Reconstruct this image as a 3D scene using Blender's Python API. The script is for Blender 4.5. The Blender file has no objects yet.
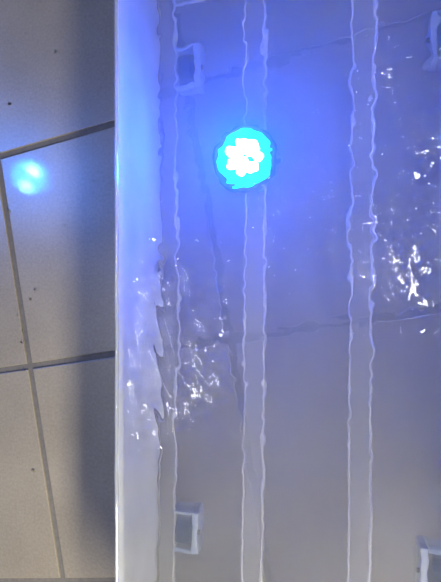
import bpy, bmesh, math, random
from mathutils import Matrix, Vector, noise

random.seed(7)
scene = bpy.context.scene
C = scene.collection

# ------------------------------------------------------------------ camera
cam_d = bpy.data.cameras.new('camera')
cam = bpy.data.objects.new('camera', cam_d); C.objects.link(cam)
cam_d.sensor_fit = 'VERTICAL'; cam_d.sensor_height = 24.0
cam_d.lens = 440.0 / 582.0 * 24.0
cam_d.clip_start = 0.01
CAM_H = 0.531
cam.matrix_world = (Matrix.Translation((0, 0, CAM_H)) @ Matrix.Rotation(0.0039, 4, 'Z')
                    @ Matrix.Rotation(0.2465, 4, 'Y') @ Matrix.Rotation(-0.0154, 4, 'X'))
scene.camera = cam

# ------------------------------------------------------------------ world and lights
scene.view_settings.view_transform = 'Standard'
scene.view_settings.look = 'None'
scene.view_settings.gamma = 1.0
scene.view_settings.use_curve_mapping = False
scene.view_settings.exposure = -0.12
try:
    scene.cycles.use_denoising = True
    scene.cycles.use_guiding = True
    scene.cycles.sample_clamp_indirect = 0.0
    scene.cycles.max_bounces = 24
    scene.cycles.transmission_bounces = 24
    scene.cycles.transparent_max_bounces = 24
    scene.cycles.diffuse_bounces = 8
    scene.cycles.volume_bounces = 4
except Exception:
    pass

world = bpy.data.worlds.new('room_ambience'); scene.world = world
world.use_nodes = True
bgn = world.node_tree.nodes['Background']
bgn.inputs[0].default_value = (0.90, 0.90, 1.0, 1); bgn.inputs[1].default_value = 0.03


def aim(o, target):
    d = Vector(target) - o.location
    o.rotation_euler = d.to_track_quat('-Z', 'Y').to_euler()


def area_light(name, loc, target, size, power, color):
    l = bpy.data.lights.new(name, 'AREA'); l.shape = 'DISK'; l.size = size
    l.energy = power; l.color = color
    o = bpy.data.objects.new(name, l); C.objects.link(o); o.location = loc; aim(o, target)
    return o


def bulb_light(name, loc, radius, power, color):
    l = bpy.data.lights.new(name, 'POINT'); l.shadow_soft_size = radius
    l.energy = power; l.color = color
    o = bpy.data.objects.new(name, l); C.objects.link(o); o.location = loc
    return o


def tube_light(name, loc, length, width, power, color, turn):
    l = bpy.data.lights.new(name, 'AREA'); l.shape = 'RECTANGLE'; l.size = width; l.size_y = length
    l.energy = power; l.color = color
    o = bpy.data.objects.new(name, l); C.objects.link(o); o.location = loc
    o.rotation_euler = (0, 0, math.radians(-turn))
    return o


# warm room lamp standing beyond the near end of the box
wl = area_light('warm_tube_lamp', (0.39, -1.00, 0.80), (0, -1.00, 0), 0.17, 47.0, (1.0, 0.92, 0.72))
wl.data.shape = 'RECTANGLE'; wl.data.size = 0.80; wl.data.size_y = 0.13
zax = Vector((0.32, 0.10, 0.90)).normalized(); xax = Vector((0, 1, 0)); xax = (xax - zax * xax.dot(zax)).normalized(); yax = zax.cross(xax)
wl.rotation_euler = Matrix((xax, yax, zax)).transposed().to_euler()
# white ceiling downlights, mirrored as glints in the rippled water
tube_light('ceiling_tube', (-0.96, -0.36, 2.2), 0.80, 0.034, 9.5, (1, 0.98, 0.96), -20)
bulb_light('ceiling_downlight', (-0.12, 0.45, 2.2), 0.02, 4.0, (1, 0.98, 0.96))
bulb_light('ceiling_downlight', (0.26, 1.10, 2.2), 0.016, 2.2, (1, 0.98, 0.96))
bulb_light('ceiling_downlight', (0.55, 0.69, 2.2), 0.03, 7.0, (1, 0.98, 0.96))
tube_light('ceiling_tube', (0.42, 0.12, 2.2), 0.30, 0.03, 4.5, (1, 0.98, 0.96), -8)
# blue twin lamp overhead, mirrored in the glossy floor tiles
BL = Vector((-0.4073, 0.1475, 0)) + Vector((-0.5944, 0.2152, 0.7748)) * 2.3
bulb_light('blue_ceiling_lamp', BL, 0.095, 85.0, (0.0, 0.15, 1.0))
bulb_light('blue_ceiling_bulb', BL + Vector((0.022, 0.035, 0)), 0.026, 14.0, (0.20, 0.45, 1.0))
bulb_light('blue_ceiling_bulb', BL + Vector((-0.027, -0.055, 0)), 0.022, 9.0, (0.20, 0.45, 1.0))



# ------------------------------------------------------------------ helpers
def material(name):
    m = bpy.data.materials.new(name); m.use_nodes = True
    nt = m.node_tree
    for n in list(nt.nodes):
        nt.nodes.remove(n)
    out = nt.nodes.new('ShaderNodeOutputMaterial')
    return m, nt, out


def N(nt, kind, **kw):
    n = nt.nodes.new(kind)
    for k, v in kw.items():
        if k in n.inputs:
            n.inputs[k].default_value = v
        else:
            setattr(n, k, v)
    return n


def obj(name, bm, mat, parent=None, smooth=False, loc=None):
    me = bpy.data.meshes.new(name); bm.to_mesh(me); bm.free()
    if smooth:
        for p in me.polygons:
            p.use_smooth = True
    o = bpy.data.objects.new(name, me); C.objects.link(o)
    if mat: me.materials.append(mat)
    if parent: o.parent = parent
    if loc: o.location = loc
    return o


def empty(name, loc):
    o = bpy.data.objects.new(name, None); C.objects.link(o); o.location = loc
    o.empty_display_size = 0.02
    return o


def tag(o, label=None, cat=None, group=None, kind=None):
    if label: o['label'] = label
    if cat: o['category'] = cat
    if group: o['group'] = group
    if kind: o['kind'] = kind
    return o


def add_box(bm, x0, x1, y0, y1, z0, z1, bevel=0.0, seg=2):
    r = bmesh.ops.create_cube(bm, size=1.0)
    vs = r['verts']
    for v in vs:
        v.co = Vector(((x0 + x1) / 2 + v.co.x * (x1 - x0), (y0 + y1) / 2 + v.co.y * (y1 - y0),
                       (z0 + z1) / 2 + v.co.z * (z1 - z0)))
    if bevel > 0:
        es = list({e for v in vs for e in v.link_edges})
        bmesh.ops.bevel(bm, geom=es, offset=bevel, segments=seg, affect='EDGES', profile=0.5)


def lathe(bm, prof, seg=32, center=(0, 0, 0), axis='Z'):
    """profile of (radius, height) turned about an axis"""
    rings = []
    for r, h in prof:
        ring = []
        if r < 1e-6:
            p = (0, 0, h)
            ring = [p] * 1
        else:
            ring = [(r * math.cos(2 * math.pi * k / seg), r * math.sin(2 * math.pi * k / seg), h) for k in range(seg)]
        vs = []
        for p in ring:
            if axis == 'X': p = (p[2], p[0], p[1])
            vs.append(bm.verts.new((p[0] + center[0], p[1] + center[1], p[2] + center[2])))
        rings.append(vs)
    for a, b in zip(rings, rings[1:]):
        for k in range(seg):
            k2 = (k + 1) % seg
            if len(a) == 1 and len(b) == 1: continue
            if len(a) == 1: bm.faces.new((a[0], b[k], b[k2]))
            elif len(b) == 1: bm.faces.new((a[k], a[k2], b[0]))
            else: bm.faces.new((a[k], a[k2], b[k2], b[k]))
    bmesh.ops.recalc_face_normals(bm, faces=bm.faces[:])


# ------------------------------------------------------------------ materials
def tile_material():
    m, nt, out = material('glazed_stone_tile')
    tc = N(nt, 'ShaderNodeTexCoord'); geo = N(nt, 'ShaderNodeNewGeometry')
    big = N(nt, 'ShaderNodeTexNoise', Scale=9.0, Detail=4.0)
    fine = N(nt, 'ShaderNodeTexNoise', Scale=260.0, Detail=3.0, Roughness=0.7)
    for n in (big, fine): nt.links.new(geo.outputs['Position'], n.inputs['Vector'])
    mix = N(nt, 'ShaderNodeMix', data_type='FLOAT'); mix.inputs[0].default_value = 0.55
    nt.links.new(big.outputs[0], mix.inputs[2]); nt.links.new(fine.outputs[0], mix.inputs[3])
    ramp = N(nt, 'ShaderNodeValToRGB')
    ramp.color_ramp.elements[0].position = 0.3; ramp.color_ramp.elements[0].color = (0.20, 0.178, 0.146, 1)
    ramp.color_ramp.elements[1].position = 0.7; ramp.color_ramp.elements[1].color = (0.335, 0.30, 0.247, 1)
    nt.links.new(mix.outputs[0], ramp.inputs[0])
    bump = N(nt, 'ShaderNodeBump', Strength=0.03, Distance=0.001)
    nt.links.new(fine.outputs[0], bump.inputs['Height'])
    dif = N(nt, 'ShaderNodeBsdfDiffuse'); nt.links.new(ramp.outputs[0], dif.inputs[0])
    g1 = N(nt, 'ShaderNodeBsdfGlossy', Roughness=0.02); g2 = N(nt, 'ShaderNodeBsdfGlossy', Roughness=0.32)
    nt.links.new(bump.outputs[0], g1.inputs['Normal'])
    gm = N(nt, 'ShaderNodeMixShader'); gm.inputs[0].default_value = 0.80
    nt.links.new(g1.outputs[0], gm.inputs[1]); nt.links.new(g2.outputs[0], gm.inputs[2])
    fr = N(nt, 'ShaderNodeFresnel', IOR=1.5)
    fm = N(nt, 'ShaderNodeMath', operation='MULTIPLY'); fm.inputs[1].default_value = 2.2
    nt.links.new(fr.outputs[0], fm.inputs[0])
    s = N(nt, 'ShaderNodeMixShader'); nt.links.new(fm.outputs[0], s.inputs[0])
    nt.links.new(dif.outputs[0], s.inputs[1]); nt.links.new(gm.outputs[0], s.inputs[2])
    nt.links.new(s.outputs[0], out.inputs[0])
    return m


def grout_material():
    m, nt, out = material('grey_grout')
    geo = N(nt, 'ShaderNodeNewGeometry')
    n = N(nt, 'ShaderNodeTexNoise', Scale=180.0, Detail=3.0)
    nt.links.new(geo.outputs['Position'], n.inputs['Vector'])
    ramp = N(nt, 'ShaderNodeValToRGB')
    ramp.color_ramp.elements[0].color = (0.09, 0.085, 0.08, 1); ramp.color_ramp.elements[1].color = (0.17, 0.155, 0.14, 1)
    nt.links.new(n.outputs[0], ramp.inputs[0])
    d = N(nt, 'ShaderNodeBsdfPrincipled', Roughness=0.8)
    nt.links.new(ramp.outputs[0], d.inputs['Base Color'])
    nt.links.new(d.outputs[0], out.inputs[0])
    return m


def plastic_material(name, color, clear, translucent=0.5, rough=0.12, gloss=0.06):
    """milky clear plastic: some light passes straight, the rest is scattered"""
    m, nt, out = material(name)
    geo = N(nt, 'ShaderNodeNewGeometry')
    n = N(nt, 'ShaderNodeTexNoise', Scale=14.0, Detail=3.0)
    nt.links.new(geo.outputs['Position'], n.inputs['Vector'])
    mp = N(nt, 'ShaderNodeMapRange'); dv = min(0.15, 1 - clear)
    mp.inputs[3].default_value = clear - dv; mp.inputs[4].default_value = clear + dv
    nt.links.new(n.outputs[0], mp.inputs[0])
    d = N(nt, 'ShaderNodeBsdfDiffuse', Color=(*color, 1)); t = N(nt, 'ShaderNodeBsdfTranslucent', Color=(*color, 1))
    dt = N(nt, 'ShaderNodeMixShader'); dt.inputs[0].default_value = translucent
    nt.links.new(d.outputs[0], dt.inputs[1]); nt.links.new(t.outputs[0], dt.inputs[2])
    tr = N(nt, 'ShaderNodeBsdfTransparent', Color=(0.97, 0.98, 1, 1))
    a = N(nt, 'ShaderNodeMixShader'); nt.links.new(mp.outputs[0], a.inputs[0])
    nt.links.new(dt.outputs[0], a.inputs[1]); nt.links.new(tr.outputs[0], a.inputs[2])
    g = N(nt, 'ShaderNodeBsdfGlossy', Roughness=rough)
    b = N(nt, 'ShaderNodeMixShader'); b.inputs[0].default_value = gloss
    nt.links.new(a.outputs[0], b.inputs[1]); nt.links.new(g.outputs[0], b.inputs[2])
    nt.links.new(b.outputs[0], out.inputs[0])
    return m


def simple(name, color, rough=0.4, spec=0.5):
    m, nt, out = material(name)
    geo = N(nt, 'ShaderNodeNewGeometry')
    n = N(nt, 'ShaderNodeTexNoise', Scale=120.0, Detail=2.0); nt.links.new(geo.outputs['Position'], n.inputs['Vector'])
    mx = N(nt, 'ShaderNodeMix', data_type='RGBA')
    mx.inputs[6].default_value = (*[c * 0.85 for c in color], 1); mx.inputs[7].default_value = (*[min(1, c * 1.15) for c in color], 1)
    nt.links.new(n.outputs[0], mx.inputs[0])
    d = N(nt, 'ShaderNodeBsdfPrincipled', Roughness=rough); d.inputs['Specular IOR Level'].default_value = spec
    nt.links.new(mx.outputs[2], d.inputs['Base Color'])
    nt.links.new(d.outputs[0], out.inputs[0])
    return m


def emitter(name, color, strength):
    m, nt, out = material(name)
    e = N(nt, 'ShaderNodeEmission', Color=(*color, 1), Strength=strength)
    nt.links.new(e.outputs[0], out.inputs[0])
    return m


def water_material():
    m, nt, out = material('cloudy_water')
    r = N(nt, 'ShaderNodeBsdfGlass', IOR=1.33, Roughness=0.0, Color=(1, 1, 1, 1))
    nt.links.new(r.outputs[0], out.inputs[0])
    v = N(nt, 'ShaderNodeVolumeScatter', Density=1.8, Color=(0.93, 0.97, 0.98, 1))
    nt.links.new(v.outputs[0], out.inputs['Volume'])
    return m


def drop_material():
    m, nt, out = material('clear_water_drop')
    r = N(nt, 'ShaderNodeBsdfGlass', IOR=1.33, Roughness=0.0)
    nt.links.new(r.outputs[0], out.inputs[0])
    return m


M_TILE = tile_material(); M_GROUT = grout_material()
M_WALL = plastic_material('frosted_clear_plastic', (0.84, 0.87, 0.88), 0.25, 0.45, 0.10, 0.08)
M_RIM = plastic_material('polished_clear_plastic', (0.80, 0.83, 0.88), 0.60, 0.4, 0.05, 0.20)
M_BOTTOM = plastic_material('thin_clear_plastic', (0.95, 0.97, 0.93), 0.91, 0.05, 0.25, 0.02)
M_RIB = plastic_material('ribbed_clear_plastic', (0.86, 0.86, 0.84), 0.91, 0.3, 0.2, 0.02)
M_BEAD = plastic_material('milky_plastic_edge', (0.92, 0.93, 0.95), 0.48, 0.4, 0.2, 0.03)
M_WELL = plastic_material('clear_wheel_well', (0.6, 0.65, 0.72), 0.97, 0.3, 0.2, 0.01)
M_SEAM = simple('grey_corner_seam', (0.22, 0.21, 0.20), 0.6)
M_WHEEL = simple('dark_blue_rubber', (0.008, 0.03, 0.08), 0.6)
M_BRACKET = simple('pale_grey_blue_plastic', (0.28, 0.34, 0.44), 0.35)
M_SCREW = simple('dark_steel', (0.06, 0.06, 0.07), 0.3)
M_HOUSING = simple('dark_blue_lamp_housing', (0.03, 0.06, 0.22), 0.35)
LEDC = (0.0, 0.24, 1.0)
M_LENS = emitter('blue_lit_lens', LEDC, 7.0)
M_LED = emitter('blue_white_led', (0.008, 0.088, 1.0), 560.0)
M_WATER = water_material(); M_DROP = drop_material()

# ------------------------------------------------------------------ the floor and its tiles
ANG = math.radians(9.95)
floor = empty('floor', (0, 0, 0))
bm = bmesh.new(); add_box(bm, -1.75, 1.75, -1.75, 1.75, -0.05, -0.0022)
grout = obj('grout_bed', bm, M_GROUT, floor)
T = 0.30; G = 0.0080
bm = bmesh.new(); add_box(bm, -T / 2 + G / 2, T / 2 - G / 2, -T / 2 + G / 2, T / 2 - G / 2, -0.012, 0.0, 0.0012, 2)
tile0 = obj('tile', bm, M_TILE, floor)
FO = Vector((-0.4087, -0.1166, 0))
first = True
rot = Matrix.Rotation(ANG, 4, 'Z')
for i in range(-4, 6):
    for j in range(-5, 5):
        p = FO + rot @ Vector(((i + 0.5) * T, (j + 0.5) * T, 0))
        if max(abs(p.x), abs(p.y)) > 1.55: continue
        o = tile0 if first else tile0.copy()
        if not first: C.objects.link(o); o.parent = floor
        first = False
        o.location = (p.x, p.y, random.uniform(-0.0002, 0.0002)); o.rotation_euler = (0, 0, ANG)
tag(floor, 'beige stone floor tiles with grey grout joints', None, None, 'structure')

# ------------------------------------------------------------------ the storage box
X0, X1, Y0, Y1 = -0.187, 0.133, -0.470, 0.432
ZB, ZR, ZW = 0.030, 0.170, 0.157
WT = 0.003
box = empty('storage_box', ((X0 + X1) / 2, (Y0 + Y1) / 2, 0))
tag(box, 'long clear plastic storage box on wheels, filled with water and lit blue', 'storage box')
bx, by = box.location.x, box.location.y


def part(name, bm, mat, smooth=False, parent=None):
    o = obj(name, bm, mat, parent or box, smooth)
    if parent is None:
        o.location = (-bx, -by, 0)
    return o


bm = bmesh.new(); add_box(bm, X0 - WT + 0.0005, X1 + WT - 0.0005, Y0 - WT + 0.0005, Y1 + WT - 0.0005, ZB - 0.003, ZB)
part('bottom_panel', bm, M_BOTTOM)
for (a, b, c, d) in ((X0 - WT, X0, Y0 - WT, Y1 + WT), (X1, X1 + WT, Y0 - WT, Y1 + WT),
                     (X0, X1, Y0 - WT, Y0), (X0, X1, Y1, Y1 + WT)):
    bm = bmesh.new(); add_box(bm, a, b, c, d, ZB - 0.003, ZR - 0.003)
    part('side_panel', bm, M_WALL)


def rim_loop(cx0, cx1, cy0, cy1, rad, z, rc=0.012, seg=10, n=6):
    """rounded bead running round the mouth of the box"""
    bm = bmesh.new()
    path = []
    for (qx, qy, a0) in ((cx1 - rc, cy1 - rc, 0), (cx0 + rc, cy1 - rc, 90), (cx0 + rc, cy0 + rc, 180), (cx1 - rc, cy0 + rc, 270)):
        for k in range(n + 1):
            a = math.radians(a0 + 90 * k / n)
            path.append((Vector((qx + rc * math.cos(a), qy + rc * math.sin(a), z)), Vector((math.cos(a), math.sin(a), 0))))
    # finer points along the long sides so the edge can be slightly uneven
    full = []
    for i, (p, nrm) in enumerate(path):
        q, n2 = path[(i + 1) % len(path)]
        L = (q - p).length; m = max(1, int(L / 0.006))
        for k in range(m):
            t = k / m; full.append((p.lerp(q, t), nrm.lerp(n2, t).normalized()))
    rings = []
    for p, nrm in full:
        w = 0.0004 * noise.noise(p * 45) + 0.0007 * noise.noise(p * 9)
        r = rad * (1 + 0.18 * noise.noise(p * 60 + Vector((3, 1, 8))))
        rings.append([bm.verts.new(p + nrm * (w + r * math.cos(2 * math.pi * s / seg)) + Vector((0, 0, 1.3 * r * math.sin(2 * math.pi * s / seg)))) for s in range(seg)])
    for i, r in enumerate(rings):
        q = rings[(i + 1) % len(rings)]
        for s in range(seg):
            bm.faces.new((r[s], q[s], q[(s + 1) % seg], r[(s + 1) % seg]))
    bmesh.ops.recalc_face_normals(bm, faces=bm.faces[:])
    return bm


part('rim', rim_loop(X0 - WT / 2, X1 + WT / 2, Y0 - WT / 2, Y1 + WT / 2, 0.0017, ZR - 0.003), M_RIM, True)


def bead(bm, x, y0, y1, z, w, h, seed):
    """low rounded ridge along y, a little uneven"""
    n = int((y1 - y0) / 0.005); rows = []
    for k in range(n + 1):
        y = y0 + (y1 - y0) * k / n
        dx = 0.0005 * noise.noise(Vector((seed, y * 40, 0))) + 0.0006 * noise.noise(Vector((seed, y * 11, 4)))
        ww = w * (1 + 0.3 * noise.noise(Vector((seed + 5, y * 50, 1))))
        rows.append([bm.verts.new((x + dx + ww * a, y, z + h * b)) for a, b in
                     ((-0.5, -0.2), (-0.38, 0.55), (-0.15, 0.95), (0.15, 0.95), (0.38, 0.55), (0.5, -0.2))])
    for r, q in zip(rows, rows[1:]):
        for s in range(5):
            bm.faces.new((r[s], r[s + 1], q[s + 1], q[s]))
        bm.faces.new((r[5], r[0], q[0], q[5]))
    bm.faces.new(rows[0][::-1]); bm.faces.new(rows[-1])
    bmesh.ops.recalc_face_normals(bm, faces=bm.faces[:])


for (xa, xb, sd) in ((-0.1862, -0.1680, 1), (-0.0905, -0.0695, 2), (0.0190, 0.0400, 3), (0.112, 0.132, 4)):
    bm = bmesh.new(); add_box(bm, xa, xb, Y0 + 0.002, Y1 - 0.002, ZB - 0.0005, ZB + 0.0022, 0.0006, 1)
    r = part('rib', bm, M_RIB)
    for x, w in ((xa, 0.0020), (xb, 0.0028)):
        bm = bmesh.new(); bead(bm, x, Y0 + 0.002, Y1 - 0.002, ZB + 0.0008, w, 0.0032, sd + x * 10)
        part('edge_bead', bm, M_SEAM if x < -0.18 else M_BEAD, True, r)
# moulded cross lines joining the ribs near both ends
for yc in (0.306, -0.344):
    bm = bmesh.new(); add_box(bm, -0.1695, -0.0905, yc - 0.0014, yc + 0.0014, ZB - 0.0005, ZB + 0.0026, 0.0007, 1)
    part('cross_rib', bm, M_BEAD)
    bm = bmesh.new(); add_box(bm, 0.0405, 0.1125, yc - 0.0014, yc + 0.0014, ZB - 0.0005, ZB + 0.0026, 0.0007, 1)
    part('cross_rib', bm, M_BEAD)

# casters let into clear wells in the four corners
for (cx, cy, s) in ((-0.1570, 0.2375, 1), (-0.1575, -0.2745, 1), (0.1080, 0.2365, -1), (0.1035, -0.2800, -1)):
    xi = cx + s * 0.0100; xb = xi + s * 0.0075; xo = cx - s * 0.0105
    bm = bmesh.new()                                             # u-shaped bracket, open towards the side of the box
    add_box(bm, min(xi, xb), max(xi, xb), cy - 0.0235, cy + 0.0235, 0.010, 0.0350, 0.0015)
    for e in (-1, 1):
        add_box(bm, min(xo, xi), max(xo, xi), cy + e * 0.0215 - 0.0022, cy + e * 0.0215 + 0.0022, 0.012, 0.0350, 0.0012)
    br = part('caster_bracket', bm, M_BRACKET)
    bm = bmesh.new()
    x_a = cx - 0.0092; x_b = cx + 0.0092
    lathe(bm, [(0, x_a), (0.015, x_a), (0.0183, x_a + 0.003), (0.0183, x_b - 0.003), (0.015, x_b), (0, x_b)], 28, (0, cy, 0.0183), 'X')
    part('wheel', bm, M_WHEEL, False, br)
    bm = bmesh.new()
    lathe(bm, [(0, 0), (0.0032, 0), (0.0032, s * 0.0022), (0.0020, s * 0.0034), (0, s * 0.0034)], 12, (xb, cy - 0.001, 0.0300), 'X')
    part('axle_bolt', bm, M_SCREW, False, br)
    bm = bmesh.new()                                             # clear moulded hood over the wheel
    xe = xb + s * 0.006
    add_box(bm, min(xo - s * 0.001, xe), max(xo - s * 0.001, xe), cy - 0.027, cy + 0.027, 0.0295, 0.0392, 0.003, 3)
    part('wheel_well', bm, M_WELL, True)

# ------------------------------------------------------------------ the round submersible light
LX, LY = -0.0885, 0.1315
led = empty('submersible_light', (LX, LY, ZB))
tag(led, 'round puck light glowing cyan and blue under the water of the plastic box', 'light')
bm = bmesh.new()
lathe(bm, [(0, 0.0026), (0.030, 0.0026), (0.0345, 0.005), (0.0355, 0.010), (0.0350, 0.018), (0.0325, 0.0205), (0.0300, 0.0200), (0.0295, 0.016), (0, 0.016)], 48)
obj('housing', bm, M_HOUSING, led, True)
bm = bmesh.new()
lathe(bm, [(0.0292, 0.0155), (0.0292, 0.0200), (0.027, 0.0222), (0.020, 0.0245), (0.010, 0.0256), (0, 0.0260)], 48)
obj('lens', bm, M_LENS, led, True)
spots = [(0.0075, a) for a in (30, 150, 270)] + [(0.0138, a) for a in range(0, 360, 51)][:7]
bm = bmesh.new(); lathe(bm, [(0.0064, -0.002), (0.0064, 0.001), (0.0050, 0.003), (0.0024, 0.0040), (0, 0.0043)], 14)
led0 = obj('led_bulb', bm, M_LED, led, True)
for k, (r, a) in enumerate(spots):
    o = led0 if k == 0 else led0.copy()
    if k: C.objects.link(o); o.parent = led
    o.location = (r * math.cos(math.radians(a)), r * math.sin(math.radians(a)), 0.0252 - (r > 0.01) * 0.0008)

# ------------------------------------------------------------------ the water
def ripple(x, y):
    d = math.hypot((x + 0.02) * 0.6, (y - 0.06) * 0.8)
    amp = 0.22 + 0.78 * math.exp(-(d / 0.17) ** 2)
    p = Vector((x, y, 0))
    h = 0.0007 * noise.noise(Vector((x * 70, y * 105, 1.3)))
    h += 0.00038 * noise.noise(Vector((x * 150 + 9, y * 190, 7.1)))
    h += 0.0014 * noise.noise(Vector((x * 16, y * 20, 3.7)))
    h *= amp
    # a churned patch by the side panel: short crests running slantwise
    e = math.exp(-((x + 0.155) / 0.035) ** 2 - ((y + 0.06) / 0.10) ** 2)
    h += e * 0.0012 * noise.noise(Vector(((x * 0.94 + y * 0.34) * 110, (y * 0.94 - x * 0.34) * 26, 5.5)))
    e = math.exp(-((x - 0.075) / 0.045) ** 2 - ((y - 0.05) / 0.08) ** 2)
    h += e * 0.0010 * noise.noise(Vector(((x * 0.95 + y * 0.3) * 105, (y * 0.95 - x * 0.3) * 42, 2.2)))
    return h


bm = bmesh.new()
wx0, wx1, wy0, wy1 = X0 - 0.001, X1 + 0.001, Y0 - 0.001, Y1 + 0.001
nx, ny = 200, 560
top = [[bm.verts.new((wx0 + (wx1 - wx0) * i / nx, wy0 + (wy1 - wy0) * j / ny,
                      ZW + ripple(wx0 + (wx1 - wx0) * i / nx, wy0 + (wy1 - wy0) * j / ny))) for i in range(nx + 1)] for j in range(ny + 1)]
for j in range(ny):
    for i in range(nx):
        f = bm.faces.new((top[j][i], top[j][i + 1], top[j + 1][i + 1], top[j + 1][i])); f.smooth = True
edge = [top[0][i] for i in range(nx)] + [top[j][nx] for j in range(ny)] + [top[ny][nx - i] for i in range(nx)] + [top[ny - j][0] for j in range(ny)]
low = [bm.verts.new((v.co.x, v.co.y, ZB - 0.0010)) for v in edge]
for k in range(len(edge)):
    k2 = (k + 1) % len(edge)
    bm.faces.new((edge[k], low[k], low[k2], edge[k2]))
bm.faces.new(low[::-1])
bmesh.ops.recalc_face_normals(bm, faces=bm.faces[:])
water = obj('water', bm, M_WATER)
tag(water, 'cloudy rippling water filling the clear plastic box', 'water', None, 'stuff')

# ------------------------------------------------------------------ spilled drops on the floor
rd = random.Random(21)
protos = []
for k in range(3):
    bm = bmesh.new(); R = 0.0012 + 0.0005 * k
    lathe(bm, [(R, 0.0), (R * 0.96, R * 0.22), (R * 0.75, R * 0.5), (R * 0.4, R * 0.66), (0, R * 0.7)], 16)
    for v in bm.verts:
        v.co.x *= 1 + 0.12 * k; v.co.y *= 1 - 0.06 * k
    me = bpy.data.meshes.new('water_drop'); bm.to_mesh(me); bm.free(); me.materials.append(M_DROP)
    for p in me.polygons: p.use_smooth = True
    protos.append(me)
for k in range(22):
    o = bpy.data.objects.new('water_drop', protos[rd.choice((0, 0, 1, 2))]); C.objects.link(o)
    o.location = (rd.uniform(-0.45, -0.275), rd.choice((rd.uniform(-0.1, 0.36), rd.uniform(-0.38, 0.36))), 0.0003); o.rotation_euler = (0, 0, rd.uniform(0, 6.28))
    tag(o, 'tiny clear water drop on the beige floor tiles beside the plastic box', 'water drop', 'spilled water drops on the floor tiles')
